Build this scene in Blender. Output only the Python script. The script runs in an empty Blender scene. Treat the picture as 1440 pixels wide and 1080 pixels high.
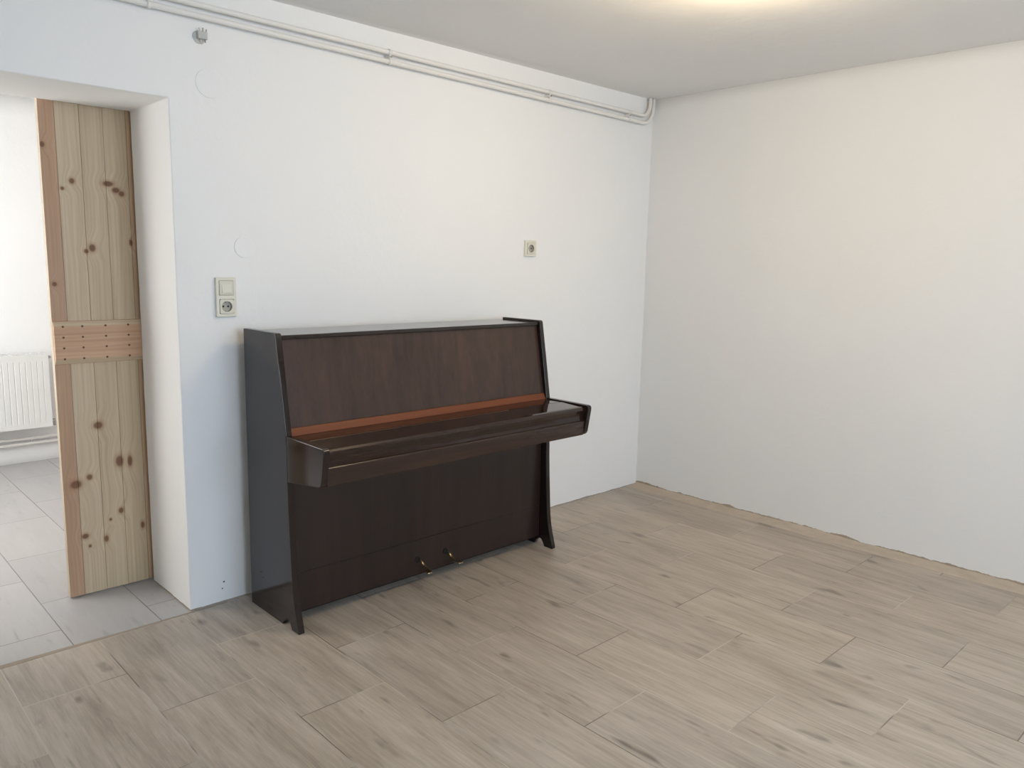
import bpy, bmesh, math, random
from mathutils import Vector, Matrix, noise

random.seed(7)
SC = bpy.context.scene
COL = SC.collection
H = 2.357            # ceiling height
YF = 2.942           # far wall of the back room
WT = 0.40            # thickness of the wall the piano stands against

# ------------------------------------------------------------------ node helper
class NT:
    def __init__(self, name):
        self.m = bpy.data.materials.new(name)
        self.m.use_nodes = True
        self.t = self.m.node_tree
        self.t.nodes.clear()
        self.out = self.t.nodes.new('ShaderNodeOutputMaterial')
        self.b = self.t.nodes.new('ShaderNodeBsdfPrincipled')
        self.t.links.new(self.b.outputs[0], self.out.inputs[0])
    def n(self, typ, **kw):
        nd = self.t.nodes.new(typ)
        for k, v in kw.items(): setattr(nd, k, v)
        return nd
    def put(self, sock, v):
        if isinstance(v, bpy.types.NodeSocket): self.t.links.new(v, sock)
        elif v is not None:
            if isinstance(v, (tuple, list)) and len(v) == 3 and sock.type == 'RGBA': v = (*v, 1)
            sock.default_value = v
    def math(self, op, a, b=None, c=None, clamp=False):
        nd = self.n('ShaderNodeMath', operation=op, use_clamp=clamp)
        self.put(nd.inputs[0], a); self.put(nd.inputs[1], b)
        if c is not None: self.put(nd.inputs[2], c)
        return nd.outputs[0]
    def coords(self):
        return self.n('ShaderNodeTexCoord').outputs['Object']
    def sep(self, v):
        nd = self.n('ShaderNodeSeparateXYZ'); self.put(nd.inputs[0], v); return nd.outputs
    def comb(self, x, y, z):
        nd = self.n('ShaderNodeCombineXYZ')
        for i, a in enumerate((x, y, z)): self.put(nd.inputs[i], a)
        return nd.outputs[0]
    def vmul(self, v, s):
        nd = self.n('ShaderNodeVectorMath', operation='MULTIPLY'); self.put(nd.inputs[0], v); self.put(nd.inputs[1], s); return nd.outputs[0]
    def vadd(self, v, s):
        nd = self.n('ShaderNodeVectorMath', operation='ADD'); self.put(nd.inputs[0], v); self.put(nd.inputs[1], s); return nd.outputs[0]
    def noise(self, v, scale=1., detail=4., rough=.55, dist=0.):
        nd = self.n('ShaderNodeTexNoise'); self.put(nd.inputs['Vector'], v)
        nd.inputs['Scale'].default_value = scale; nd.inputs['Detail'].default_value = detail
        nd.inputs['Roughness'].default_value = rough; nd.inputs['Distortion'].default_value = dist
        return nd.outputs[0]
    def white(self, v):
        nd = self.n('ShaderNodeTexWhiteNoise'); self.put(nd.inputs['Vector'], v); return nd.outputs['Value']
    def ss(self, v, a, b, lo=0., hi=1.):
        nd = self.n('ShaderNodeMapRange', interpolation_type='SMOOTHSTEP')
        for i, x in enumerate((v, a, b, lo, hi)): self.put(nd.inputs[i], x)
        return nd.outputs[0]
    def lin(self, v, a, b, lo=0., hi=1.):
        nd = self.n('ShaderNodeMapRange')
        for i, x in enumerate((v, a, b, lo, hi)): self.put(nd.inputs[i], x)
        return nd.outputs[0]
    def mix(self, f, a, b, mode='MIX'):
        nd = self.n('ShaderNodeMix', data_type='RGBA', blend_type=mode)
        self.put(nd.inputs[0], f); self.put(nd.inputs[6], a); self.put(nd.inputs[7], b)
        return nd.outputs[2]
    def bump(self, h, strength=.3, dist=.002):
        nd = self.n('ShaderNodeBump'); self.put(nd.inputs['Height'], h)
        nd.inputs['Strength'].default_value = strength; nd.inputs['Distance'].default_value = dist
        self.t.links.new(nd.outputs[0], self.b.inputs['Normal'])
    def fin(self, col, rough=.5, metal=0., spec=.5, coat=0., coat_rough=.05):
        self.put(self.b.inputs['Base Color'], col); self.put(self.b.inputs['Roughness'], rough)
        self.b.inputs['Metallic'].default_value = metal
        self.b.inputs['Specular IOR Level'].default_value = spec
        self.b.inputs['Coat Weight'].default_value = coat
        self.b.inputs['Coat Roughness'].default_value = coat_rough
        return self.m

def near(t, x, z, pts, soft=.4):
    """1 inside any of the small ellipses (x0, z0, rx, rz), 0 outside"""
    acc = None
    for (x0, z0, rx, rz) in pts:
        a = t.math('DIVIDE', t.math('SUBTRACT', x, x0), rx)
        b = t.math('DIVIDE', t.math('SUBTRACT', z, z0), rz)
        d = t.math('SQRT', t.math('ADD', t.math('MULTIPLY', a, a), t.math('MULTIPLY', b, b)))
        acc = d if acc is None else t.math('MINIMUM', acc, d)
    return t.ss(acc, 1 - soft, 1 + soft, 1, 0), acc

# ------------------------------------------------------------------ materials
def mat_wall(name, base, dirt=0.0, holes=(), axis='x'):
    t = NT(name); c = t.coords(); s = t.sep(c)
    big = t.noise(c, 1.3, 3, .5)
    col = t.mix(t.lin(big, .3, .7), [v * .975 for v in base], base)
    u = s[0] if axis == 'x' else s[1]
    if dirt:
        edge = t.noise(t.vmul(c, (5, 5, .5)), 1., 5, .62)
        lim = t.math('MULTIPLY', t.lin(edge, .34, .72, .18, 1.), dirt)
        m = t.math('LESS_THAN', s[2], lim)
        dn = t.noise(c, 60, 3)
        col = t.mix(m, col, t.mix(dn, (.30, .225, .16), (.50, .42, .33)))
    if holes:
        k, _ = near(t, u, s[2], holes)
        col = t.mix(k, col, (.10, .09, .085))
    h1 = t.noise(c, 5, 4, .55); h2 = t.noise(c, 55, 3, .6)
    t.bump(t.math('ADD', h1, t.math('MULTIPLY', h2, .10)), .35, .012)
    return t.fin(col, .85, spec=.25)

def mat_floor(name, x0, xw, y0, yl, grout_a, grout_b, light, dark, gw=.0013, contrast=1.0, rough=.42):
    t = NT(name); c = t.coords(); s = t.sep(c)
    wob = t.math('MULTIPLY', t.math('SUBTRACT', t.noise(c, 22, 2), .5), .0022)
    u = t.math('DIVIDE', t.math('SUBTRACT', t.math('ADD', s[0], wob), x0), xw)
    k = t.math('FLOOR', u); fu = t.math('FRACT', u)
    par = t.math('FLOORED_MODULO', k, 2.0)
    v = t.math('SUBTRACT', t.math('DIVIDE', t.math('SUBTRACT', t.math('ADD', s[1], wob), y0), yl), t.math('MULTIPLY', par, .5))
    kv = t.math('FLOOR', v); fv = t.math('FRACT', v)
    du = t.math('MULTIPLY', t.math('MINIMUM', fu, t.math('SUBTRACT', 1., fu)), xw)
    dv = t.math('MULTIPLY', t.math('MINIMUM', fv, t.math('SUBTRACT', 1., fv)), yl)
    d = t.math('MINIMUM', du, dv)
    rid = t.white(t.comb(k, kv, 3.3)); rid2 = t.white(t.comb(k, kv, 9.1))
    off = t.comb(t.math('MULTIPLY', rid, 17.), t.math('MULTIPLY', rid2, 23.), t.math('MULTIPLY', rid, 5.))
    p = t.vadd(c, off)
    g1 = t.noise(t.vmul(p, (17, 2.1, 1)), 1., 5, .62, .6)
    g2 = t.noise(t.vmul(p, (95, 5.0, 1)), 1., 5, .68, .3)
    g3 = t.noise(t.vmul(p, (6, 1.6, 1)), 1., 3, .5, .3)
    g = t.math('ADD', t.math('ADD', t.math('MULTIPLY', g1, .38), t.math('MULTIPLY', g2, .42)), t.math('MULTIPLY', g3, .20))
    f = t.lin(g, .5 - .14 / contrast, .5 + .125 / contrast)
    col = t.mix(f, dark, light)
    kn = t.noise(t.vmul(p, (15, 4.6, 1)), 1., 2, .5, .4)
    km = t.math('MULTIPLY', t.ss(kn, .63, .78), t.lin(g2, .35, .6, .25, .8))
    col = t.mix(t.math('MULTIPLY', km, contrast), col, [v * .38 for v in dark])
    kn2 = t.noise(t.vmul(t.vadd(p, (3.1, 7.7, 0)), (28, 6.5, 1)), 1., 3, .55, .3)
    km2 = t.math('MULTIPLY', t.ss(kn2, .62, .74), t.lin(g2, .35, .6, .5, .0))
    col = t.mix(t.math('MULTIPLY', km2, contrast), col, [v * .45 for v in dark])
    col = t.mix(1., col, t.mix(rid2, (.90, .90, .91), (1.06, 1.05, 1.03)), 'MULTIPLY')
    gm = t.ss(d, gw * .75, gw * 1.5, 1., 0.)
    gcol = t.mix(t.ss(t.noise(c, 2.2, 3), .44, .56), grout_a, grout_b)
    col = t.mix(t.math('MULTIPLY', gm, .9), col, gcol)
    hh = t.math('SUBTRACT', t.math('MULTIPLY', g2, .35), t.math('MULTIPLY', gm, .9))
    t.bump(hh, .35, .0015)
    return t.fin(col, t.lin(g2, .3, .7, rough - .05, rough + .1), spec=.5)

def mat_plain(name, col, rough=.5, metal=0., spec=.5, var=.04, bump=0., coat=0.):
    t = NT(name); c = t.coords()
    n1 = t.noise(c, 14, 3)
    cc = t.mix(n1, [max(0, v * (1 - var)) for v in col], [v * (1 + var) for v in col])
    if bump: t.bump(t.noise(c, 120, 3), bump, .001)
    return t.fin(cc, rough, metal, spec, coat)

def mat_mahogany(name, dark, light, rough, coat=0., axis='z', spec=.5, coat_rough=.06):
    t = NT(name); c = t.coords()
    sc = (34, 34, 1.7) if axis == 'z' else (1.7, 34, 34)
    sb = (9, 9, .5) if axis == 'z' else (.5, 9, 9)
    g1 = t.noise(t.vmul(c, sc), 1., 5, .6, .35)
    g2 = t.noise(t.vmul(c, sb), 1., 3, .5, .5)
    sf = (190, 190, 6) if axis == 'z' else (6, 190, 190)
    g3 = t.noise(t.vmul(c, sf), 1., 2, .5)
    g = t.math('ADD', t.math('ADD', t.math('MULTIPLY', g1, .45), t.math('MULTIPLY', g2, .35)), t.math('MULTIPLY', g3, .2))
    col = t.mix(t.lin(g, .36, .66), dark, light)
    t.bump(g3, .05, .0005)
    return t.fin(col, rough, 0., spec, coat, coat_rough)

def mat_pine(name, tints, bounds, knots, axis='z', lightc=(.63, .52, .375), darkc=(.50, .385, .265), knotc=(.13, .055, .025)):
    """boards split at the given x bounds; tints = one colour multiplier per board"""
    t = NT(name); c = t.coords(); s = t.sep(c)
    u, w = (s[0], s[2]) if axis == 'z' else (s[2], s[0])
    bid = None
    for b in bounds:
        g = t.math('GREATER_THAN', u, b)
        bid = g if bid is None else t.math('ADD', bid, g)
    if bid is None: bid = t.math('MULTIPLY', u, 0.)
    tint = (*tints[0],)
    for i, b in enumerate(bounds):
        tint = t.mix(t.math('GREATER_THAN', u, b), tint, tints[i + 1])
    col_k = None
    warp = 0.
    if knots:
        km, dist = near(t, u, w, knots, .35)
        warp = t.math('MULTIPLY', t.ss(dist, 1., 6., 1., 0.), .018)
    uu = t.math('ADD', u, warp) if knots else u
    p = t.comb(uu, t.math('MULTIPLY', bid, 3.7), w)
    a = t.noise(t.vmul(p, (48, 1, 1.0)), 1., 3, .5, .6)
    b2 = t.noise(t.vmul(p, (160, 1, 2.0)), 1., 3, .55)
    rings = t.math('MULTIPLY', t.math('ADD', t.math('SINE', t.math('MULTIPLY', t.math('ADD', uu, t.math('MULTIPLY', t.noise(t.vmul(p, (9, 1, .8)), 1., 2), .12)), 420.)), 1.), .5)
    g = t.math('ADD', t.math('ADD', t.math('MULTIPLY', a, .62), t.math('MULTIPLY', b2, .28)), t.math('MULTIPLY', rings, .1))
    col = t.mix(t.lin(g, .34, .68), lightc, darkc)
    col = t.mix(1., col, tint, 'MULTIPLY')
    if knots:
        halo = t.ss(dist, .9, 2.4, .45, 0.)
        col = t.mix(halo, col, (.36, .18, .09))
        col = t.mix(t.math('MULTIPLY', km, .9), col, t.mix(t.noise(c, 90, 2), knotc, (.22, .10, .05)))
    t.bump(b2, .08, .0006)
    return t.fin(col, .55, spec=.3)

M = {}
M['wall'] = mat_wall('white_wall_paint', (.865, .855, .835), .010, [(-2.712, .058, .003, .003), (-2.705, .085, .0038, .0038)], 'x')
M['wall_r'] = mat_wall('white_wall_paint_ragged', (.855, .845, .825), .030, [(-2.085, 2.222, .005, .004)], 'y')
M['wall_plain'] = mat_wall('white_wall_paint_plain', (.865, .855, .84), 0.)
M['ceil'] = mat_wall('ceiling_paint', (.86, .85, .835), 0.)
M['floor'] = mat_floor('wood_look_tile', -.138, .3045, -.635, .61, (.52, .47, .40), (.15, .12, .095), (.53, .465, .388), (.305, .25, .194), .0016, 1.0)
M['floor_b'] = mat_floor('wood_look_tile_back', -2.955, .3035, .157, .590, (.20, .17, .15), (.15, .12, .10), (.475, .462, .455), (.375, .362, .352), .0016, .6)
M['mortar'] = mat_plain('sandy_mortar', (.52, .44, .35), .9, 0, .2, .18, .5)
M['grout'] = mat_plain('tan_grout', (.36, .30, .235), .9, 0, .2, .15, .4)
M['side'] = mat_mahogany('polished_dark_mahogany', (.012, .0082, .0076), (.022, .0125, .0102), .09, 0., 'z', .5)
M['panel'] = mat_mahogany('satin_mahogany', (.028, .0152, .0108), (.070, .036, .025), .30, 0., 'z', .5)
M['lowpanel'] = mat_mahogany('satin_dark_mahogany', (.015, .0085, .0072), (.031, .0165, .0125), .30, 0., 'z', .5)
M['gloss'] = mat_mahogany('polished_mahogany_board', (.018, .0095, .0078), (.034, .0165, .012), .055, 0., 'x', .5)
M['slip'] = mat_mahogany('mahogany_slip', (.024, .0135, .0105), (.046, .024, .017), .22, 0., 'x', .5)
M['lid'] = mat_mahogany('dark_lid_lacquer', (.022, .017, .015), (.034, .023, .019), .09, 0., 'x', .5)
M['orange'] = mat_mahogany('bare_reddish_mahogany', (.135, .042, .0185), (.20, .066, .030), .5, 0., 'x', .2)
M['brass'] = mat_plain('worn_brass', (.60, .50, .33), .22, 1., .5, .15)
M['hinge'] = mat_plain('brass_hinge', (.55, .42, .28), .35, 1., .5, .1)
M['shadow_black'] = mat_plain('shade_black', (.012, .011, .011), .9, 0, .1)  # near-black colour stands in for shade inside the piano case
M['cream'] = mat_plain('cream_plastic', (.74, .71, .60), .35, 0, .5, .01)
M['cup'] = mat_plain('shaded_cream_plastic', (.40, .38, .31), .4, 0, .5, .01)  # same cream, darkened in colour for the shade inside the recess
M['cream_d'] = mat_plain('cream_plastic_insert', (.68, .65, .54), .4, 0, .5, .01)
M['dark'] = mat_plain('dark_hole', (.02, .02, .02), .8, 0, .1)
M['steel'] = mat_plain('grey_steel', (.45, .44, .42), .35, 1., .5, .08)
M['screw'] = mat_plain('rusty_screw', (.10, .055, .03), .5, .6, .5, .1)
M['pipe'] = mat_plain('white_pipe_paint', (.80, .775, .735), .45, 0, .4, .02)
M['rad'] = mat_plain('white_enamel', (.74, .73, .71), .35, 0, .5, .01)
M['grey'] = mat_plain('grey_plaster', (.60, .59, .56), .9, 0, .2, .2, .6)
M['terminal'] = mat_plain('grey_terminal_plastic', (.50, .50, .47), .5, 0, .4, .08)

K = [  # x, z, rx, rz on the face of the pine door
    (-3.112, .470, .020, .016), (-3.061, .492, .010, .011), (-3.018, .700, .016, .014), (-2.945, .540, .014, .022), (-2.905, .535, .009, .022),
    (-3.012, .222, .008, .013), (-2.950, .330, .009, .012), (-2.992, .300, .005, .006), (-3.090, .250, .012, .010), (-2.868, .250, .007, .014), (-3.075, .205, .005, .006),
    (-3.000, 1.405, .011, .014), (-3.022, 1.392, .008, .008), (-3.058, 1.655, .009, .010), (-3.092, 1.625, .006, .006),
    (-2.930, 1.655, .018, .010), (-2.902, 1.632, .014, .010), (-2.882, 1.62, .010, .010), (-3.150, 1.78, .008, .010), (-3.140, 1.265, .008, .008), (-2.856, 1.43, .006, .012)]
def on_door_knots():
    return K
BND = (-3.104, -3.020, -2.937, -2.853, -2.77, -2.686)
M['pine'] = mat_pine('knotty_pine', ((.86, .67, .595), (1.02, .99, .94), (.97, .93, .86), (1.0, .96, .88), (.95, .78, .66), (1, .95, .9), (1, .95, .9)), BND, K)
M['pine_red'] = mat_pine('reddish_pine', ((1.02, .78, .68), (.97, .74, .64)), (1.038,), [], 'x')
M['pine_pale'] = mat_pine('pale_pine', ((1.03, .98, .92),), (), [], 'x')
M['pine_edge_lit'] = mat_pine('pine_edge_lit', ((.92, .95, 1.0),), (), [], 'z')  # pale cool tint puts the back window's light into the door edge colour

# ------------------------------------------------------------------ mesh helpers
def link(name, bm, mat, parent=None, smooth=False, bevel=0., seg=2, loc=None, angle=40):
    me = bpy.data.meshes.new(name)
    bmesh.ops.recalc_face_normals(bm, faces=bm.faces)
    bm.to_mesh(me); bm.free()
    o = bpy.data.objects.new(name, me); COL.objects.link(o)
    mats = mat if isinstance(mat, (list, tuple)) else [mat]
    for m in mats: me.materials.append(m)
    if parent is not None: o.parent = parent
    if loc is not None: o.location = loc
    if smooth:
        for p in me.polygons: p.use_smooth = True
    if bevel:
        md = o.modifiers.new('bevel', 'BEVEL'); md.width = bevel; md.segments = seg; md.limit_method = 'ANGLE'; md.angle_limit = math.radians(angle)
        md.harden_normals = True
        for p in me.polygons: p.use_smooth = True
    return o

def box(bm, a, b, mi=0):
    x0, y0, z0 = (min(a[i], b[i]) for i in range(3)); x1, y1, z1 = (max(a[i], b[i]) for i in range(3))
    v = [bm.verts.new(p) for p in ((x0, y0, z0), (x1, y0, z0), (x1, y1, z0), (x0, y1, z0), (x0, y0, z1), (x1, y0, z1), (x1, y1, z1), (x0, y1, z1))]
    for f in ((0, 3, 2, 1), (4, 5, 6, 7), (0, 1, 5, 4), (1, 2, 6, 5), (2, 3, 7, 6), (3, 0, 4, 7)):
        bm.faces.new([v[i] for i in f]).material_index = mi
    return v

def prism_x(bm, prof, x0, x1, mi=0):
    """extrude a (y, z) outline along x"""
    a = [bm.verts.new((x0, y, z)) for y, z in prof]; b = [bm.verts.new((x1, y, z)) for y, z in prof]
    n = len(prof)
    bm.faces.new(a).material_index = mi; bm.faces.new(b[::-1]).material_index = mi
    for i in range(n):
        bm.faces.new((a[i], b[i], b[(i + 1) % n], a[(i + 1) % n])).material_index = mi

def tube(bm, pts, r, seg=14, cap=True, mi=0):
    rings = []
    n = len(pts); pts = [Vector(p) for p in pts]
    prev = None
    for i in range(n):
        d = (pts[min(i + 1, n - 1)] - pts[max(i - 1, 0)]).normalized()
        if prev is None:
            a = d.orthogonal().normalized()
        else:
            a = (prev - d * prev.dot(d)).normalized()
        prev = a
        b = d.cross(a)
        rr = r[i] if isinstance(r, (list, tuple)) else r
        rings.append([bm.verts.new(pts[i] + (a * math.cos(2 * math.pi * k / seg) + b * math.sin(2 * math.pi * k / seg)) * rr) for k in range(seg)])
    for i in range(n - 1):
        for k in range(seg):
            bm.faces.new((rings[i][k], rings[i][(k + 1) % seg], rings[i + 1][(k + 1) % seg], rings[i + 1][k])).material_index = mi
    if cap:
        bm.faces.new(rings[0][::-1]).material_index = mi; bm.faces.new(rings[-1]).material_index = mi

def disc_y(bm, cx, cz, y0, y1, r, seg=32, mi=0):
    tube(bm, [(cx, y0, cz), (cx, y1, cz)], r, seg, True, mi)

def empty(name, loc):
    o = bpy.data.objects.new(name, None); COL.objects.link(o); o.location = loc; o.empty_display_size = .05
    return o

def tag(o, label, cat, group=None):
    o['label'] = label; o['category'] = cat
    if group: o['group'] = group
    return o

def struct(o):
    o['kind'] = 'structure'; return o

def rnd_corner(prof, radii, seg=4):
    """round chosen corners of a 2D outline: radii = {index: r}"""
    out = []; n = len(prof)
    for i, p in enumerate(prof):
        r = radii.get(i, 0)
        if not r: out.append(p); continue
        p = Vector(p); a = (Vector(prof[i - 1]) - p); b = (Vector(prof[(i + 1) % n]) - p)
        ra = min(r, a.length * .45); rb = min(r, b.length * .45)
        A = p + a.normalized() * ra; B = p + b.normalized() * rb
        for k in range(seg + 1):
            s = k / seg
            q = A * (1 - s) ** 2 + p * 2 * s * (1 - s) + B * s ** 2
            out.append((q.x, q.y))
    return out

# ------------------------------------------------------------------ room shell
def wob(p, amp=.0028):
    v = noise.noise_vector(p * 2.2) * amp + noise.noise_vector(p * 9.0 + Vector((5, 2, 8))) * amp * .45
    return v

def make_wall(name, mat, axis, f0, f1, u0, u1, z0, z1, holes=(), step=None, wobble=0., bevel=0.):
    """wall slab: axis 'y' = faces +-y at y=f0 (towards the room) and y=f1; u runs along the other axis"""
    us = {u0, u1}; zs = {z0, z1}
    for h in holes: us |= {h[0], h[1]}; zs |= {h[2], h[3]}
    def refine(s):
        s = sorted(s); out = []
        for a, b in zip(s, s[1:]):
            k = max(1, int(round((b - a) / step))) if step else 1
            out += [a + (b - a) * i / k for i in range(k)]
        return out + [s[-1]]
    us = refine(us); zs = refine(zs)
    fs = [f0, f1]
    if step:
        k = max(1, int(round(abs(f1 - f0) / step))); fs = [f0 + (f1 - f0) * i / k for i in range(k + 1)]
    def solid(i, j):
        if i < 0 or j < 0 or i >= len(us) - 1 or j >= len(zs) - 1: return False
        cu = (us[i] + us[i + 1]) / 2; cz = (zs[j] + zs[j + 1]) / 2
        return not any(h[0] < cu < h[1] and h[2] < cz < h[3] for h in holes)
    bm = bmesh.new(); cache = {}
    def V(u, f, z):
        k = (round(u, 5), round(f, 5), round(z, 5))
        if k not in cache:
            p = Vector((u, f, z) if axis == 'y' else (f, u, z))
            if wobble: p = p + wob(p, wobble)
            cache[k] = bm.verts.new(p)
        return cache[k]
    for i in range(len(us) - 1):
        for j in range(len(zs) - 1):
            if not solid(i, j): continue
            a, b, c, d = us[i], us[i + 1], zs[j], zs[j + 1]
            for f in (f0, f1): bm.faces.new((V(a, f, c), V(b, f, c), V(b, f, d), V(a, f, d)))
            for k in range(len(fs) - 1):
                p, q = fs[k], fs[k + 1]
                if not solid(i - 1, j): bm.faces.new((V(a, p, c), V(a, q, c), V(a, q, d), V(a, p, d)))
                if not solid(i + 1, j): bm.faces.new((V(b, p, c), V(b, q, c), V(b, q, d), V(b, p, d)))
                if not solid(i, j - 1): bm.faces.new((V(a, p, c), V(a, q, c), V(b, q, c), V(b, p, c)))
                if not solid(i, j + 1): bm.faces.new((V(a, p, d), V(a, q, d), V(b, q, d), V(b, p, d)))
    o = struct(link(name, bm, mat, smooth=bool(wobble)))
    if bevel:
        md = o.modifiers.new('bevel', 'BEVEL'); md.width = bevel; md.segments = 3; md.limit_method = 'ANGLE'; md.angle_limit = math.radians(50)
        md.harden_normals = True
    return o

XL, YN = -5.3, -4.7      # the two sides of the room behind the camera
make_wall('wall_left', M['wall'], 'y', 0., WT, XL, 0.12, -.08, H + .02, [(-3.78, -2.842, -.08, 1.938)], .07, .0028, .005)
make_wall('wall_right', M['wall_r'], 'x', 0., .12, YN - .2, .2, -.08, H + .02, (), .10, .0024)
RW = (-3.60, -1.55, .75, 2.2)
make_wall('wall_rear', M['wall_plain'], 'y', YN, YN - .3, XL - .1, .12, -.01, H + .02, [RW])
make_wall('wall_side', M['wall_plain'], 'x', XL, XL - .3, YN - .3, 0., -.01, H + .02)
XBL, XBR = -4.25, -1.3
make_wall('wall_back', M['wall_plain'], 'y', YF, YF + .12, XBL - .1, XBR + .1, -.08, H + .02, (), .15, .002)
BW = (.75, 2.65, .55, 2.15)
make_wall('wall_back_left', M['wall_plain'], 'x', XBL, XBL - .3, WT, YF, -.01, H + .02, [BW])
make_wall('wall_back_right', M['wall_plain'], 'x', XBR, XBR + .12, WT, YF, -.01, H + .02)

bm = bmesh.new(); box(bm, (XL - .3, YN - .3, H), (.2, WT * .5, H + .12)); struct(link('ceiling', bm, M['ceil']))
bm = bmesh.new(); box(bm, (XBL - .3, WT * .5, H), (XBR + .2, YF + .2, H + .12)); struct(link('ceiling_back', bm, M['wall_plain']))
bm = bmesh.new(); box(bm, (XL - .3, YN - .3, -.12), (.12, -.012, 0)); struct(link('floor', bm, M['floor']))
bm = bmesh.new(); box(bm, (XL - .3, -.012, -.12), (.12, YF + .12, -.0005)); struct(link('floor_back', bm, M['floor_b']))

# mortar bed left open along the foot of the right wall
bm = bmesh.new()
ny = 240; nx = 9; rows = []
for i in range(ny + 1):
    y = 0.0 + (YN - .0) * i / ny
    e = -.104 + .010 * noise.noise(Vector((0, y * 1.7, 3))) + .004 * noise.noise(Vector((0, y * 9, 1)))
    hgt = .006 + .010 * max(0, noise.noise(Vector((2, y * 3.1, 1))) + .35) + .006 * noise.noise(Vector((2, y * 17, 1)))
    r = []
    for k in range(nx + 1):
        s = k / nx
        x = e * (1 - s) + .004 * s
        z = -.002 + .0045 * min(1, s * 5) + hgt * max(0, (s - .72) / .28) ** 1.6 + .0016 * noise.noise(Vector((x * 40, y * 30, 0)))
        if k == 0: z = -.004
        r.append(bm.verts.new((x, y, z)))
    rows.append(r)
for i in range(ny):
    for k in range(nx):
        bm.faces.new((rows[i][k], rows[i][k + 1], rows[i + 1][k + 1], rows[i + 1][k]))
struct(link('trim_1', bm, M['mortar'], smooth=True))
# grout seam across the doorway
bm = bmesh.new(); top = []; bot = []
for i in range(61):
    x = -3.78 + (3.78 - 2.70) * i / 60
    w = .004 + .010 * max(0, (-3.05 - x) / .45) + .0015 * noise.noise(Vector((x * 20, 0, 0)))
    yc = -.012 + .003 * noise.noise(Vector((x * 5, 3, 0)))
    top.append((bm.verts.new((x, yc + w, .0012)), bm.verts.new((x, yc - w, .0012))))
for a, b in zip(top, top[1:]): bm.faces.new((a[0], a[1], b[1], b[0]))
g = bmesh.ops.extrude_face_region(bm, geom=bm.faces[:])
bmesh.ops.translate(bm, verts=[v for v in g['geom'] if isinstance(v, bmesh.types.BMVert)], vec=(0, 0, -.004))
struct(link('trim_2', bm, M['grout']))

# windows behind the camera and in the back room, frames only in their openings
def window(name, axis, f, u0, u1, z0, z1):
    bm = bmesh.new(); w = .06; d = .03
    def bx(a, b, c, e):
        if axis == 'y': box(bm, (a, f - d, c), (b, f + d, e))
        else: box(bm, (f - d, a, c), (f + d, b, e))
    bx(u0, u0 + w, z0, z1); bx(u1 - w, u1, z0, z1); bx(u0 + w, u1 - w, z0, z0 + w); bx(u0 + w, u1 - w, z1 - w, z1)
    m = (u0 + u1) / 2; bx(m - .03, m + .03, z0 + w, z1 - w)
    struct(link(name, bm, M['rad']))
window('window_1', 'y', YN - .2, *RW)
window('window_2', 'x', XBL - .2, *BW)

# ------------------------------------------------------------------ piano
PX0, PX1 = -2.625, -1.240
TH = .025
PO = Vector(((PX0 + PX1) / 2, -.27, 0))
piano = tag(empty('upright_piano', PO), 'dark mahogany upright piano with closed fallboard against the white wall', 'piano')
def P(name, bm, mat, bevel=.0015, parent=None, **kw):
    par = parent or piano
    off = PO if par is piano else par['_o']
    bmesh.ops.translate(bm, verts=bm.verts, vec=-Vector(off))
    return link(name, bm, mat, par, bevel=bevel, **kw)
side_prof = [(-.075, .0), (-.335, .0), (-.352, .022), (-.372, .036), (-.386, .032), (-.398, .016), (-.407, .0), (-.462, .0),
             (-.4585, .018), (-.449, .050), (-.439, .082), (-.430, .120), (-.4235, .165), (-.419, .22), (-.414, .30), (-.409, .38), (-.405, .46), (-.402, .58),
             (-.402, .70), (-.3965, .745), (-.366, .93), (-.334, 1.112), (-.075, 1.112)]
side_prof = rnd_corner(side_prof, {21: .012, 7: .006}, 3)
arm_prof = [(-.400, .744), (-.664, .744), (-.640, .604), (-.401, .572)]
arm_prof = rnd_corner(arm_prof, {1: .022, 2: .022}, 5)
for x0 in (PX0, PX1 - TH):
    bm = bmesh.new(); prism_x(bm, side_prof, x0, x0 + TH); P('side_panel', bm, M['side'], .003, angle=60)
    bm = bmesh.new(); prism_x(bm, arm_prof, x0, x0 + TH); P('arm', bm, M['side'], .003, angle=60)
XI0, XI1 = PX0 + TH + .0005, PX1 - TH - .0005
bm = bmesh.new(); box(bm, (XI0, -.075, 1.088), (XI1, -.327, 1.103)); P('top_lid', bm, M['lid'], .002)
# upper front panel, leaning
bm = bmesh.new(); prism_x(bm, [(-.3165, 1.087), (-.376, .766), (-.356, .766), (-.298, 1.087)], XI0, XI1); P('upper_panel', bm, M['panel'], .001)
bm = bmesh.new(); prism_x(bm, [(-.374, .7655), (-.377, .7655), (-.393, .7405), (-.393, .738), (-.350, .738), (-.350, .7655)], XI0, XI1); P('fallboard_rail', bm, M['orange'], .001)
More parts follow.
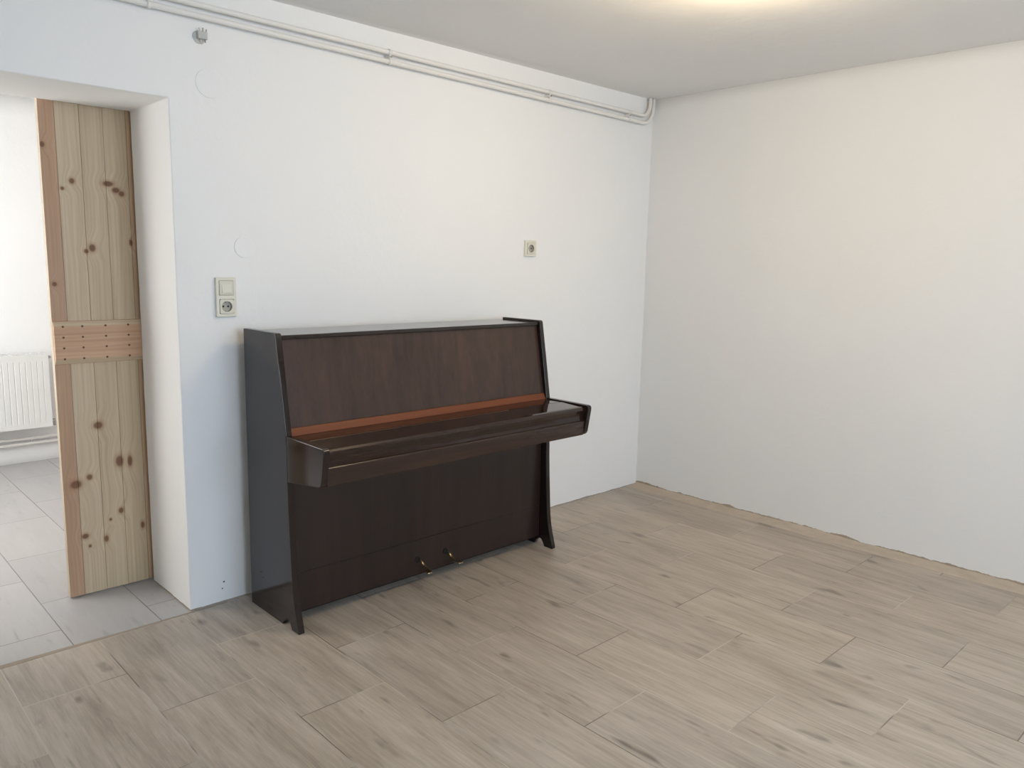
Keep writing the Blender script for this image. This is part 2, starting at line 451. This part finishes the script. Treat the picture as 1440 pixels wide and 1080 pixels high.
# fallboard: fixed rear strip, hinge, folding front with rounded lip and hollow face
bm = bmesh.new(); prism_x(bm, [(-.388, .7380), (-.500, .7400), (-.500, .728), (-.388, .728)], XI0, XI1); fb = P('fallboard', bm, M['gloss'], .0008)
fb['_o'] = PO
bm = bmesh.new(); prism_x(bm, [(-.5005, .7402), (-.5045, .7402), (-.5045, .735), (-.5005, .735)], XI0 + .012, XI1 - .35); h_ = P('hinge', bm, M['hinge'], 0., fb)
lip = [(-.505, .7400), (-.625, .7365), (-.636, .7340), (-.6425, .7270), (-.6435, .7200), (-.6390, .7130), (-.6345, .7050), (-.6320, .6950), (-.6310, .6850), (-.6315, .6720), (-.6150, .6720), (-.6150, .722), (-.505, .726)]
bm = bmesh.new(); prism_x(bm, lip, XI0, XI1); P('front_flap', bm, M['gloss'], 0., fb, smooth=False)
bm = bmesh.new(); prism_x(bm, rnd_corner([(-.600, .6715), (-.643, .6715), (-.636, .604), (-.600, .604)], {1: .008}, 4), XI0, XI1); P('key_slip', bm, M['slip'], .001)
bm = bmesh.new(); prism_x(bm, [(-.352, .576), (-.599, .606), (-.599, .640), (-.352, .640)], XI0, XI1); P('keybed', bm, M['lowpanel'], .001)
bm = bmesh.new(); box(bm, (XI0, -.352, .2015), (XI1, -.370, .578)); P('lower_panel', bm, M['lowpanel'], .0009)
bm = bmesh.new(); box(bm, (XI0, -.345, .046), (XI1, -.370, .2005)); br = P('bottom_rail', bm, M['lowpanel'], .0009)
bm = bmesh.new(); box(bm, (XI0, -.3445, .030), (XI1, -.085, .0455)); box(bm, (XI0, -.076, .045), (XI1, -.095, 1.087)); P('back_frame', bm, M['shadow_black'], 0.)  # unseen back board, added to block light through the case
# pedals
def pedal(x, tip):
    bm = bmesh.new()
    ctr = [(-.360, .112), (-.380, .112), (-.392, .108), (-.402, .098), (-.416, .089), (-.433, .083), (tip[0] + .012, tip[1] + .003), (tip[0], tip[1])]
    hw = [.0050, .0050, .0058, .0075, .0098, .0130, .0152, .0130]
    ht = [.0055, .0055, .0055, .0048, .0042, .0040, .0040, .0025]
    rings = []; seg = 16
    for i, (y, z) in enumerate(ctr):
        a = ctr[max(0, i - 1)]; b = ctr[min(len(ctr) - 1, i + 1)]
        d = Vector((b[0] - a[0], b[1] - a[1])).normalized(); nrm = Vector((-d.y, d.x))
        r = []
        for k in range(seg):
            t_ = 2 * math.pi * k / seg; cx = math.cos(t_) * hw[i]; cn = math.sin(t_) * ht[i]
            r.append(bm.verts.new((x + cx, y + nrm.x * cn, z + nrm.y * cn)))
        rings.append(r)
    for i in range(len(rings) - 1):
        for k in range(seg): bm.faces.new((rings[i][k], rings[i][(k + 1) % seg], rings[i + 1][(k + 1) % seg], rings[i + 1][k]))
    bm.faces.new(rings[0][::-1]); bm.faces.new(rings[-1])
    o = P('pedal', bm, M['brass'], 0., smooth=True)
    o['label'] = 'curved brass pedal'
    md = o.modifiers.new('sub', 'SUBSURF'); md.levels = 1; md.render_levels = 2
    bm = bmesh.new(); tube(bm, [(x - .006, -.3695, .112), (x - .006, -.3735, .112)], .0135, 24)
    P('pedal_slot', bm, M['dark'], 0.)
pedal(-2.006, (-.455, .074)); pedal(-1.854, (-.478, .087))
for ch in piano.children:
    if '_o' in ch: del ch['_o']

# ------------------------------------------------------------------ pine door in the doorway
DX0, DX1 = -3.158, -2.50
DY0, DY1 = WT + .022, WT + .052
door = struct(empty('door_1', ((DX0 + DX1) / 2, DY0, 0)))
DO = Vector(door.location)
def D(name, bm, mat, bevel=0., parent=None, **kw):
    # the mesh keeps world coordinates (its material reads them); the parent offset is undone on the object
    o = link(name, bm, mat, parent or door, bevel=bevel, **kw)
    o.location = -DO if parent is None else (0, 0, 0)
    return o
ed = [DX0] + [b for b in BND if DX0 < b < DX1] + [DX1]
bm = bmesh.new()
prof = [(DX0, DY1)]
for i in range(len(ed) - 1):
    g_ = .0016
    prof += [(ed[i] + (g_ if i else .0), DY0 + (.0 if i == 0 else .0))] if i == 0 else []
    if i < len(ed) - 2: prof += [(ed[i + 1] - g_ * .6, DY0), (ed[i + 1], DY0 + .003), (ed[i + 1] + g_ * .6, DY0)]
prof += [(DX1, DY0), (DX1, DY1)]
a = [bm.verts.new((x, y, .006)) for x, y in prof]; b = [bm.verts.new((x, y, 2.02)) for x, y in prof]
bm.faces.new(a); bm.faces.new(b[::-1])
for i in range(len(prof)):
    f = bm.faces.new((a[i], a[(i + 1) % len(prof)], b[(i + 1) % len(prof)], b[i]))
    if i in (0, len(prof) - 2): f.material_index = 1
D('board_panel', bm, [M['pine'], M['pine_edge_lit']])
bt = [(DY0, .955), (DY0 - .006, .957), (DY0 - .018, .975), (DY0 - .018, 1.104), (DY0 - .006, 1.121), (DY0, 1.123)]
# batten: faces between the chamfers are reddish, the chamfered strips are pale
bm = bmesh.new()
x0, x1 = DX0 + .001, DX1
va = [bm.verts.new((x0, y, z)) for y, z in bt]; vb = [bm.verts.new((x1, y, z)) for y, z in bt]
bm.faces.new(va); bm.faces.new(vb[::-1])
for i in range(len(bt)):
    f = bm.faces.new((va[i], vb[i], vb[(i + 1) % len(bt)], va[(i + 1) % len(bt)]))
    f.material_index = 1 if i in (1, 3) else 0
bat = D('batten', bm, [M['pine_red'], M['pine_pale']])
for zz in (.977, 1.0195, 1.061, 1.1025):
    for xx in (-3.126, -3.058, -2.974, -2.889, -2.80, -2.715):
        bm = bmesh.new(); disc_y(bm, xx, zz, DY0 - .0165, DY0 - .0188, .0042, 12)
        D('screw', bm, M['screw'], 0., bat)

# ------------------------------------------------------------------ sockets on the piano wall
def frame_bm(cx, cz, w, h, holes, y0, y1):
    """rounded plate with square openings, one per insert"""
    bm = bmesh.new()
    xs = [cx - w / 2, cx - .0275, cx + .0275, cx + w / 2]
    zs = [cz - h / 2]
    for hz in sorted(holes): zs += [hz - .0275, hz + .0275]
    zs.append(cz + h / 2)
    def hole(i, j): return i == 1 and j % 2 == 1
    cache = {}
    def V(x, y, z):
        k = (x, y, z)
        if k not in cache: cache[k] = bm.verts.new(k)
        return cache[k]
    nx, nz = 3, len(zs) - 1
    for i in range(nx):
        for j in range(nz):
            if hole(i, j): continue
            for y in (y0, y1): bm.faces.new((V(xs[i], y, zs[j]), V(xs[i + 1], y, zs[j]), V(xs[i + 1], y, zs[j + 1]), V(xs[i], y, zs[j + 1])))
            def ex(a, b): return a < 0 or b < 0 or a >= nx or b >= nz or hole(a, b)
            if ex(i - 1, j): bm.faces.new((V(xs[i], y0, zs[j]), V(xs[i], y1, zs[j]), V(xs[i], y1, zs[j + 1]), V(xs[i], y0, zs[j + 1])))
            if ex(i + 1, j): bm.faces.new((V(xs[i + 1], y0, zs[j]), V(xs[i + 1], y1, zs[j]), V(xs[i + 1], y1, zs[j + 1]), V(xs[i + 1], y0, zs[j + 1])))
            if ex(i, j - 1): bm.faces.new((V(xs[i], y0, zs[j]), V(xs[i], y1, zs[j]), V(xs[i + 1], y1, zs[j]), V(xs[i + 1], y0, zs[j])))
            if ex(i, j + 1): bm.faces.new((V(xs[i], y0, zs[j + 1]), V(xs[i], y1, zs[j + 1]), V(xs[i + 1], y1, zs[j + 1]), V(xs[i + 1], y0, zs[j + 1])))
    return bm

def local(bm, o): bmesh.ops.translate(bm, verts=bm.verts, vec=-Vector(o)); return bm

def add_socket(root, cx, cz):
    o = root.location
    bm = bmesh.new(); hw = .0272; r = .0205; seg = 40; yf = -.0165
    sq = []; ci = []; cb = []
    for k in range(seg):
        t_ = 2 * math.pi * (k + .5) / seg; c_, s_ = math.cos(t_), math.sin(t_)
        m_ = hw / max(abs(c_), abs(s_))
        sq.append(bm.verts.new((cx + c_ * m_, yf, cz + s_ * m_)))
        ci.append(bm.verts.new((cx + c_ * r, yf, cz + s_ * r)))
    bk = [bm.verts.new((v.co.x, -.001, v.co.z)) for v in sq]
    for k in range(seg):
        j = (k + 1) % seg
        bm.faces.new((sq[k], sq[j], ci[j], ci[k])); bm.faces.new((sq[k], bk[k], bk[j], sq[j]))
    cover = link('socket_cover', local(bm, o), M['cream_d'], root)
    bm = bmesh.new(); a = []; b = []
    for k in range(seg):
        t_ = 2 * math.pi * (k + .5) / seg
        a.append(bm.verts.new((cx + math.cos(t_) * r, yf, cz + math.sin(t_) * r)))
        b.append(bm.verts.new((cx + math.cos(t_) * r * .97, -.0040, cz + math.sin(t_) * r * .97)))
    for k in range(seg): bm.faces.new((a[k], a[(k + 1) % seg], b[(k + 1) % seg], b[k]))
    bm.faces.new(b)
    cup = link('socket_cup', local(bm, o), M['cup'], root)
    bm = bmesh.new()
    for s_ in (-1, 1): disc_y(bm, cx + s_ * .0095, cz, -.0035, -.0050, .0036, 14)
    link('pin_hole', local(bm, o), M['dark'], root)
    for s_ in (-1, 1):
        bm = bmesh.new(); box(bm, (cx - .0025, -.0045, cz + s_ * .0198), (cx + .0025, -.0135, cz + s_ * .0165))
        link('earth_clip', local(bm, o), M['steel'], root)

CX, CZ = -2.6595, 1.228
r = tag(empty('switch_and_socket', (CX, 0, CZ)), 'cream double wall plate with light switch above power socket, beside the doorway', 'switch')
link('frame', local(frame_bm(CX, CZ, .080, .151, [CZ - .0355, CZ + .0355], -.0145, .002), (CX, 0, CZ)), M['cream'], r, bevel=.003)
bm = bmesh.new(); box(bm, (CX - .0272, -.001, CZ + .0355 - .0272), (CX + .0272, -.0165, CZ + .0355 + .0272)); link('switch_cover', local(bm, (CX, 0, CZ)), M['cream_d'], r, bevel=.002)
bm = bmesh.new()
v = box(bm, (CX - .0175, -.0162, CZ + .0335 - .0165), (CX + .0195, -.0200, CZ + .0335 + .0165))
for w_ in v:
    if w_.co.y < -.018 and w_.co.z > CZ + .04: w_.co.y = -.0172
link('rocker', local(bm, (CX, 0, CZ)), M['cream'], r, bevel=.0012)
add_socket(r, CX, CZ - .0355)
SX, SZ = -1.0125, 1.458
r = tag(empty('wall_socket', (SX, 0, SZ)), 'small cream single power socket high on the wall above the right end of the piano', 'socket')
link('frame', local(frame_bm(SX, SZ, .081, .083, [SZ], -.0145, .002), (SX, 0, SZ)), M['cream'], r, bevel=.003)
add_socket(r, SX, SZ)

# painted over round box covers
def cover(name, x, z, rad, label):
    bm = bmesh.new(); disc_y(bm, 0, 0, .003, -.0022, rad, 40)
    tag(link(name, bm, M['wall_plain'], loc=(x, 0, z), bevel=.0015), label, 'wall cover')
cover('blank_cover', -2.575, 1.42, .041, 'round painted-over wall box cover above the double switch plate')
cover('blank_cover', -2.690, 2.01, .052, 'round painted-over wall box cover below the ceiling pipes, beyond the doorway corner')

# torn wire terminal near the pipes
tx, tz = -2.718, 2.170
root = tag(empty('wire_terminal', (tx, 0, tz)), 'small grey wire terminal with cut cable ends sticking out of the wall under the pipes', 'terminal block')
bm = bmesh.new(); ring = []
for k in range(18):
    t_ = 2 * math.pi * k / 18; rr = .026 + .006 * noise.noise(Vector((math.cos(t_) * 2, math.sin(t_) * 2, 4)))
    ring.append((rr * math.cos(t_) - .006, rr * math.sin(t_) - .006))
a = [bm.verts.new((x, .003, z)) for x, z in ring]; b = [bm.verts.new((x * .8, -.006, z * .8)) for x, z in ring]
bm.faces.new(b)
for k in range(18): bm.faces.new((a[k], a[(k + 1) % 18], b[(k + 1) % 18], b[k]))
link('plaster_patch', bm, M['grey'], root)
bm = bmesh.new(); box(bm, (-.016, -.004, -.014), (.018, -.024, .012))
link('connector_block', bm, M['terminal'], root, bevel=.002)
for dx, dz in ((-.009, .008), (.002, .010), (.012, .007), (-.006, -.012), (.008, -.011)):
    s_ = 1 if dz > 0 else -1
    bm = bmesh.new(); tube(bm, [(dx, -.015, dz), (dx * 1.1, -.022, dz + s_ * .007), (dx * 1.3, -.020, dz + s_ * .014)], .0022, 8)
    link('wire', bm, M['steel'] if dx > 0 else M['grey'], root, smooth=True)

# ------------------------------------------------------------------ heating pipes under the ceiling
PR = .0105; PYY = -.030
def arc(pts_in, n=10):
    out = []
    for i, p in enumerate(pts_in): out.append(Vector(p))
    return out
def pipe_path(zl, zr, xv, rad):
    pts = [Vector((-5.28, PYY, zl + (zl - zr) * .99)), Vector((-4.0, PYY, zl + (zl - zr) * .5)), Vector((-2.667, PYY, zl))]
    pts += [Vector((x, PYY, zl + (zr - zl) * (x + 2.667) / 2.4)) for x in (-2.2, -1.6, -1.0, -.5)]
    zb = zl + (zr - zl) * (xv - rad + 2.667) / 2.4
    for k in range(11):
        t_ = math.pi / 2 * k / 10
        pts.append(Vector((xv - rad + rad * math.sin(t_), PYY, zb + rad * (1 - math.cos(t_)))))
    pts.append(Vector((xv, PYY, H - .002)))
    return pts
for (zl, zr, xv, rad, lab) in ((2.2665, 2.249, -.066, .075, 'upper of two thin white heating pipes running along the wall just under the ceiling'),
                               (2.2285, 2.209, -.034, .095, 'lower of two thin white heating pipes running along the wall just under the ceiling')):
    bm = bmesh.new(); pp = pipe_path(zl, zr, xv, rad)
    tube(bm, [p - Vector((-2.6, PYY, 2.25)) for p in pp], PR, 16)
    o = tag(link('heating_pipe', bm, M['pipe'], smooth=True, loc=(-2.6, PYY, 2.25)), lab, 'pipe', 'heating pipes under the ceiling')
CLS = [(-2.905, 'metal clip holding the two ceiling pipes above the doorway'),
       (-1.913, 'metal clip on the two ceiling pipes over the left half of the piano'),
       (-.923, 'metal clip on the two ceiling pipes right of the piano, above the single socket'),
       (-.266, 'metal clip on the two ceiling pipes next to their upward bend in the corner')]
clip0 = None
def zc(x): return (2.2665 + 2.2285) / 2 + ((2.249 + 2.209) / 2 - (2.2665 + 2.2285) / 2) * (x + 2.667) / 2.4
for x, lab in CLS:
    if clip0 is None:
        clip0 = empty('pipe_clip', (0, 0, 0))
        bm = bmesh.new()
        for dz in (-.0192, .0192):   # a ring round each pipe
            n_ = 20
            o_ = []
            for rr in (PR + .0006, PR + .0026):
                for xx in (-.007, .007):
                    o_.append([bm.verts.new((xx, PYY + rr * math.cos(2 * math.pi * k / n_), dz + rr * math.sin(2 * math.pi * k / n_))) for k in range(n_)])
            for k in range(n_):
                j = (k + 1) % n_
                bm.faces.new((o_[2][k], o_[2][j], o_[3][j], o_[3][k])); bm.faces.new((o_[0][k], o_[0][j], o_[1][j], o_[1][k]))
                bm.faces.new((o_[0][k], o_[2][k], o_[2][j], o_[0][j])); bm.faces.new((o_[1][k], o_[3][k], o_[3][j], o_[1][j]))
        link('pipe_ring', bm, M['pipe'], clip0, smooth=True)
        bm = bmesh.new(); box(bm, (-.006, -.0405, -.008), (.006, .003, .008)); link('bracket', bm, M['pipe'], clip0, bevel=.001)
        bm = bmesh.new(); tube(bm, [(0, -.040, 0), (0, -.0455, 0)], .0042, 12); link('screw', bm, M['steel'], clip0)
        c = clip0
    else:
        c = clip0.copy(); COL.objects.link(c)
        for ch in list(clip0.children):
            d = ch.copy(); COL.objects.link(d); d.parent = c
    c.location = (x, 0, zc(x)); tag(c, lab, 'pipe clip', 'clips on the ceiling pipes')

# ------------------------------------------------------------------ radiator in the back room
RX0, RX1, RZ0, RZ1 = -3.72, -2.632, .250, .732
RY0, RY1 = YF - .135, YF - .045
rad = tag(empty('radiator', ((RX0 + RX1) / 2, YF - .09, RZ0)), 'white ribbed panel radiator on the far wall of the room beyond the doorway', 'radiator')
RO = Vector(rad.location)
bm = bmesh.new()
pitch = .0325; nfl = int((RX1 - RX0 - .03) / pitch)
prof = [(RX0, 0.)]
x = RX1 - .018 - nfl * pitch
for k in range(nfl):
    a = x + k * pitch
    prof += [(a + .0125, 0.), (a + .0145, .0022), (a + .018, .0022), (a + .020, 0.)]
prof.append((RX1, 0.))
def row(z, dep): return [bm.verts.new((px, RY0 + py * dep, z)) for px, py in prof]
R_ = [row(RZ0, 0), row(RZ0 + .028, 0), row(RZ0 + .040, 1), row(RZ1 - .052, 1), row(RZ1 - .040, 0), row(RZ1, 0)]
for a, b in zip(R_, R_[1:]):
    for k in range(len(a) - 1): bm.faces.new((a[k], a[k + 1], b[k + 1], b[k]))
link('front_panel', local(bm, RO), M['rad'], rad)
for xx in (RX0, RX1 - .002):
    bm = bmesh.new(); box(bm, (xx, RY0 + .0005, RZ0), (xx + .002, RY1, RZ1)); link('side_cover', local(bm, RO), M['rad'], rad)
bm = bmesh.new(); box(bm, (RX0 + .002, RY0 + .009, RZ0), (RX1 - .002, RY1, RZ1 - .014)); link('convector', local(bm, RO), M['rad'], rad)
bm = bmesh.new()
box(bm, (RX0, RY0, RZ1), (RX1, RY0 + .010, RZ1 + .003)); box(bm, (RX0, RY1 - .010, RZ1), (RX1, RY1, RZ1 + .003))
for k in range(42):
    xx = RX0 + .005 + k * (RX1 - RX0 - .014) / 41
    box(bm, (xx, RY0 + .010, RZ1), (xx + .004, RY1 - .010, RZ1 + .003))
link('top_grille', local(bm, RO), M['rad'], rad)
bm = bmesh.new(); tube(bm, [(RX1, YF - .085, .706), (RX1 + .016, YF - .085, .706)], .011, 14); tube(bm, [(RX1 + .016, YF - .085, .706), (RX1 + .026, YF - .085, .706)], .007, 8); link('vent_plug', local(bm, RO), M['steel'], rad)
bm = bmesh.new(); tube(bm, [(RX1, YF - .085, .276), (RX1 + .03, YF - .085, .276)], .010, 12); tube(bm, [(RX1 + .022, YF - .085, .292), (RX1 + .022, YF - .085, .245)], .009, 12); link('valve', local(bm, RO), M['steel'], rad)
for xx in (RX0 + .2, RX1 - .2):
    bm = bmesh.new(); box(bm, (xx, RY1, .30), (xx + .03, YF + .001, .66))
    link('wall_bracket', local(bm, RO), M['rad'], rad)
for zz, lab in ((.166, 'upper of two thin white pipes low on the far wall beneath the radiator'), (.131, 'lower of two thin white pipes low on the far wall beneath the radiator')):
    bm = bmesh.new(); tube(bm, [(-1.9, 0, 0), (1.25, 0, 0)], .0105, 14)
    tag(link('radiator_pipe', bm, M['pipe'], smooth=True, loc=(-2.7, YF - .032, zz)), lab, 'pipe', 'pipes beneath the radiator')
c = clip0.copy(); COL.objects.link(c)
for ch in list(clip0.children):
    d = ch.copy(); COL.objects.link(d); d.parent = c
c.location = (-2.737, YF + .002, .1485); c.scale = (1, 1, .92)
if 'group' in c: del c['group']
tag(c, 'small metal clip holding the two low pipes under the radiator', 'pipe clip')

# ------------------------------------------------------------------ light
w = bpy.data.worlds.new('world'); SC.world = w; w.use_nodes = True
bg = w.node_tree.nodes['Background']
bg.inputs[1].default_value = 1.0
# sky split made up to tint window light: blue behind camera, white by back room
nt = w.node_tree
tc = nt.nodes.new('ShaderNodeTexCoord'); sx = nt.nodes.new('ShaderNodeSeparateXYZ'); nt.links.new(tc.outputs['Generated'], sx.inputs[0])
df = nt.nodes.new('ShaderNodeMath'); df.operation = 'SUBTRACT'; nt.links.new(sx.outputs[1], df.inputs[0]); nt.links.new(sx.outputs[0], df.inputs[1])
mr = nt.nodes.new('ShaderNodeMapRange'); mr.interpolation_type = 'SMOOTHSTEP'
mr.inputs[1].default_value = -.35; mr.inputs[2].default_value = .55; nt.links.new(df.outputs[0], mr.inputs[0])
mx = nt.nodes.new('ShaderNodeMix'); mx.data_type = 'RGBA'; nt.links.new(mr.outputs[0], mx.inputs[0])
mx.inputs[6].default_value = (7.75, 9.5, 11.7, 1); mx.inputs[7].default_value = (8.0, 7.9, 7.7, 1)
nt.links.new(mx.outputs[2], bg.inputs[0])
def portal(name, loc, rot, sx, sy):
    l = bpy.data.lights.new(name, 'AREA'); l.shape = 'RECTANGLE'; l.size = sx; l.size_y = sy
    l.cycles.is_portal = True
    o = bpy.data.objects.new(name, l); COL.objects.link(o); o.location = loc; o.rotation_euler = rot
R2 = math.pi / 2
portal('window_portal', ((RW[0] + RW[1]) / 2, YN - .29, (RW[2] + RW[3]) / 2), (R2, 0, 0), RW[1] - RW[0], RW[3] - RW[2])
portal('window_portal', (XBL - .29, (BW[0] + BW[1]) / 2, (BW[2] + BW[3]) / 2), (R2, 0, -R2), BW[1] - BW[0], BW[3] - BW[2])
l = bpy.data.lights.new('ceiling_bulb', 'POINT'); l.energy = 24; l.color = (1.0, .78, .48); l.shadow_soft_size = .06
o = bpy.data.objects.new('ceiling_bulb', l); COL.objects.link(o); o.location = (-1.535, -1.53, H - .115)

# ------------------------------------------------------------------ camera
f_px, yaw, pitch_, roll = 1101.16, .764067, -.153014, .0209073
fw = Vector((math.cos(pitch_) * math.sin(yaw), math.cos(pitch_) * math.cos(yaw), math.sin(pitch_)))
r0 = fw.cross(Vector((0, 0, 1))).normalized(); u0 = r0.cross(fw)
rt = r0 * math.cos(roll) + u0 * math.sin(roll); up = -r0 * math.sin(roll) + u0 * math.cos(roll)
cam = bpy.data.cameras.new('camera'); co = bpy.data.objects.new('camera', cam); COL.objects.link(co)
cam.sensor_fit = 'HORIZONTAL'; cam.sensor_width = 36; cam.lens = f_px / 1440 * 36; cam.clip_start = .05
m3 = Matrix((rt, up, -fw)).transposed()
co.matrix_world = Matrix.Translation((-3.95324, -2.96014, 1.38)) @ m3.to_4x4()
SC.camera = co
vs = SC.view_settings
vs.view_transform = 'Standard'; vs.look = 'None'; vs.gamma = 1; vs.use_curve_mapping = False; vs.exposure = -0.05
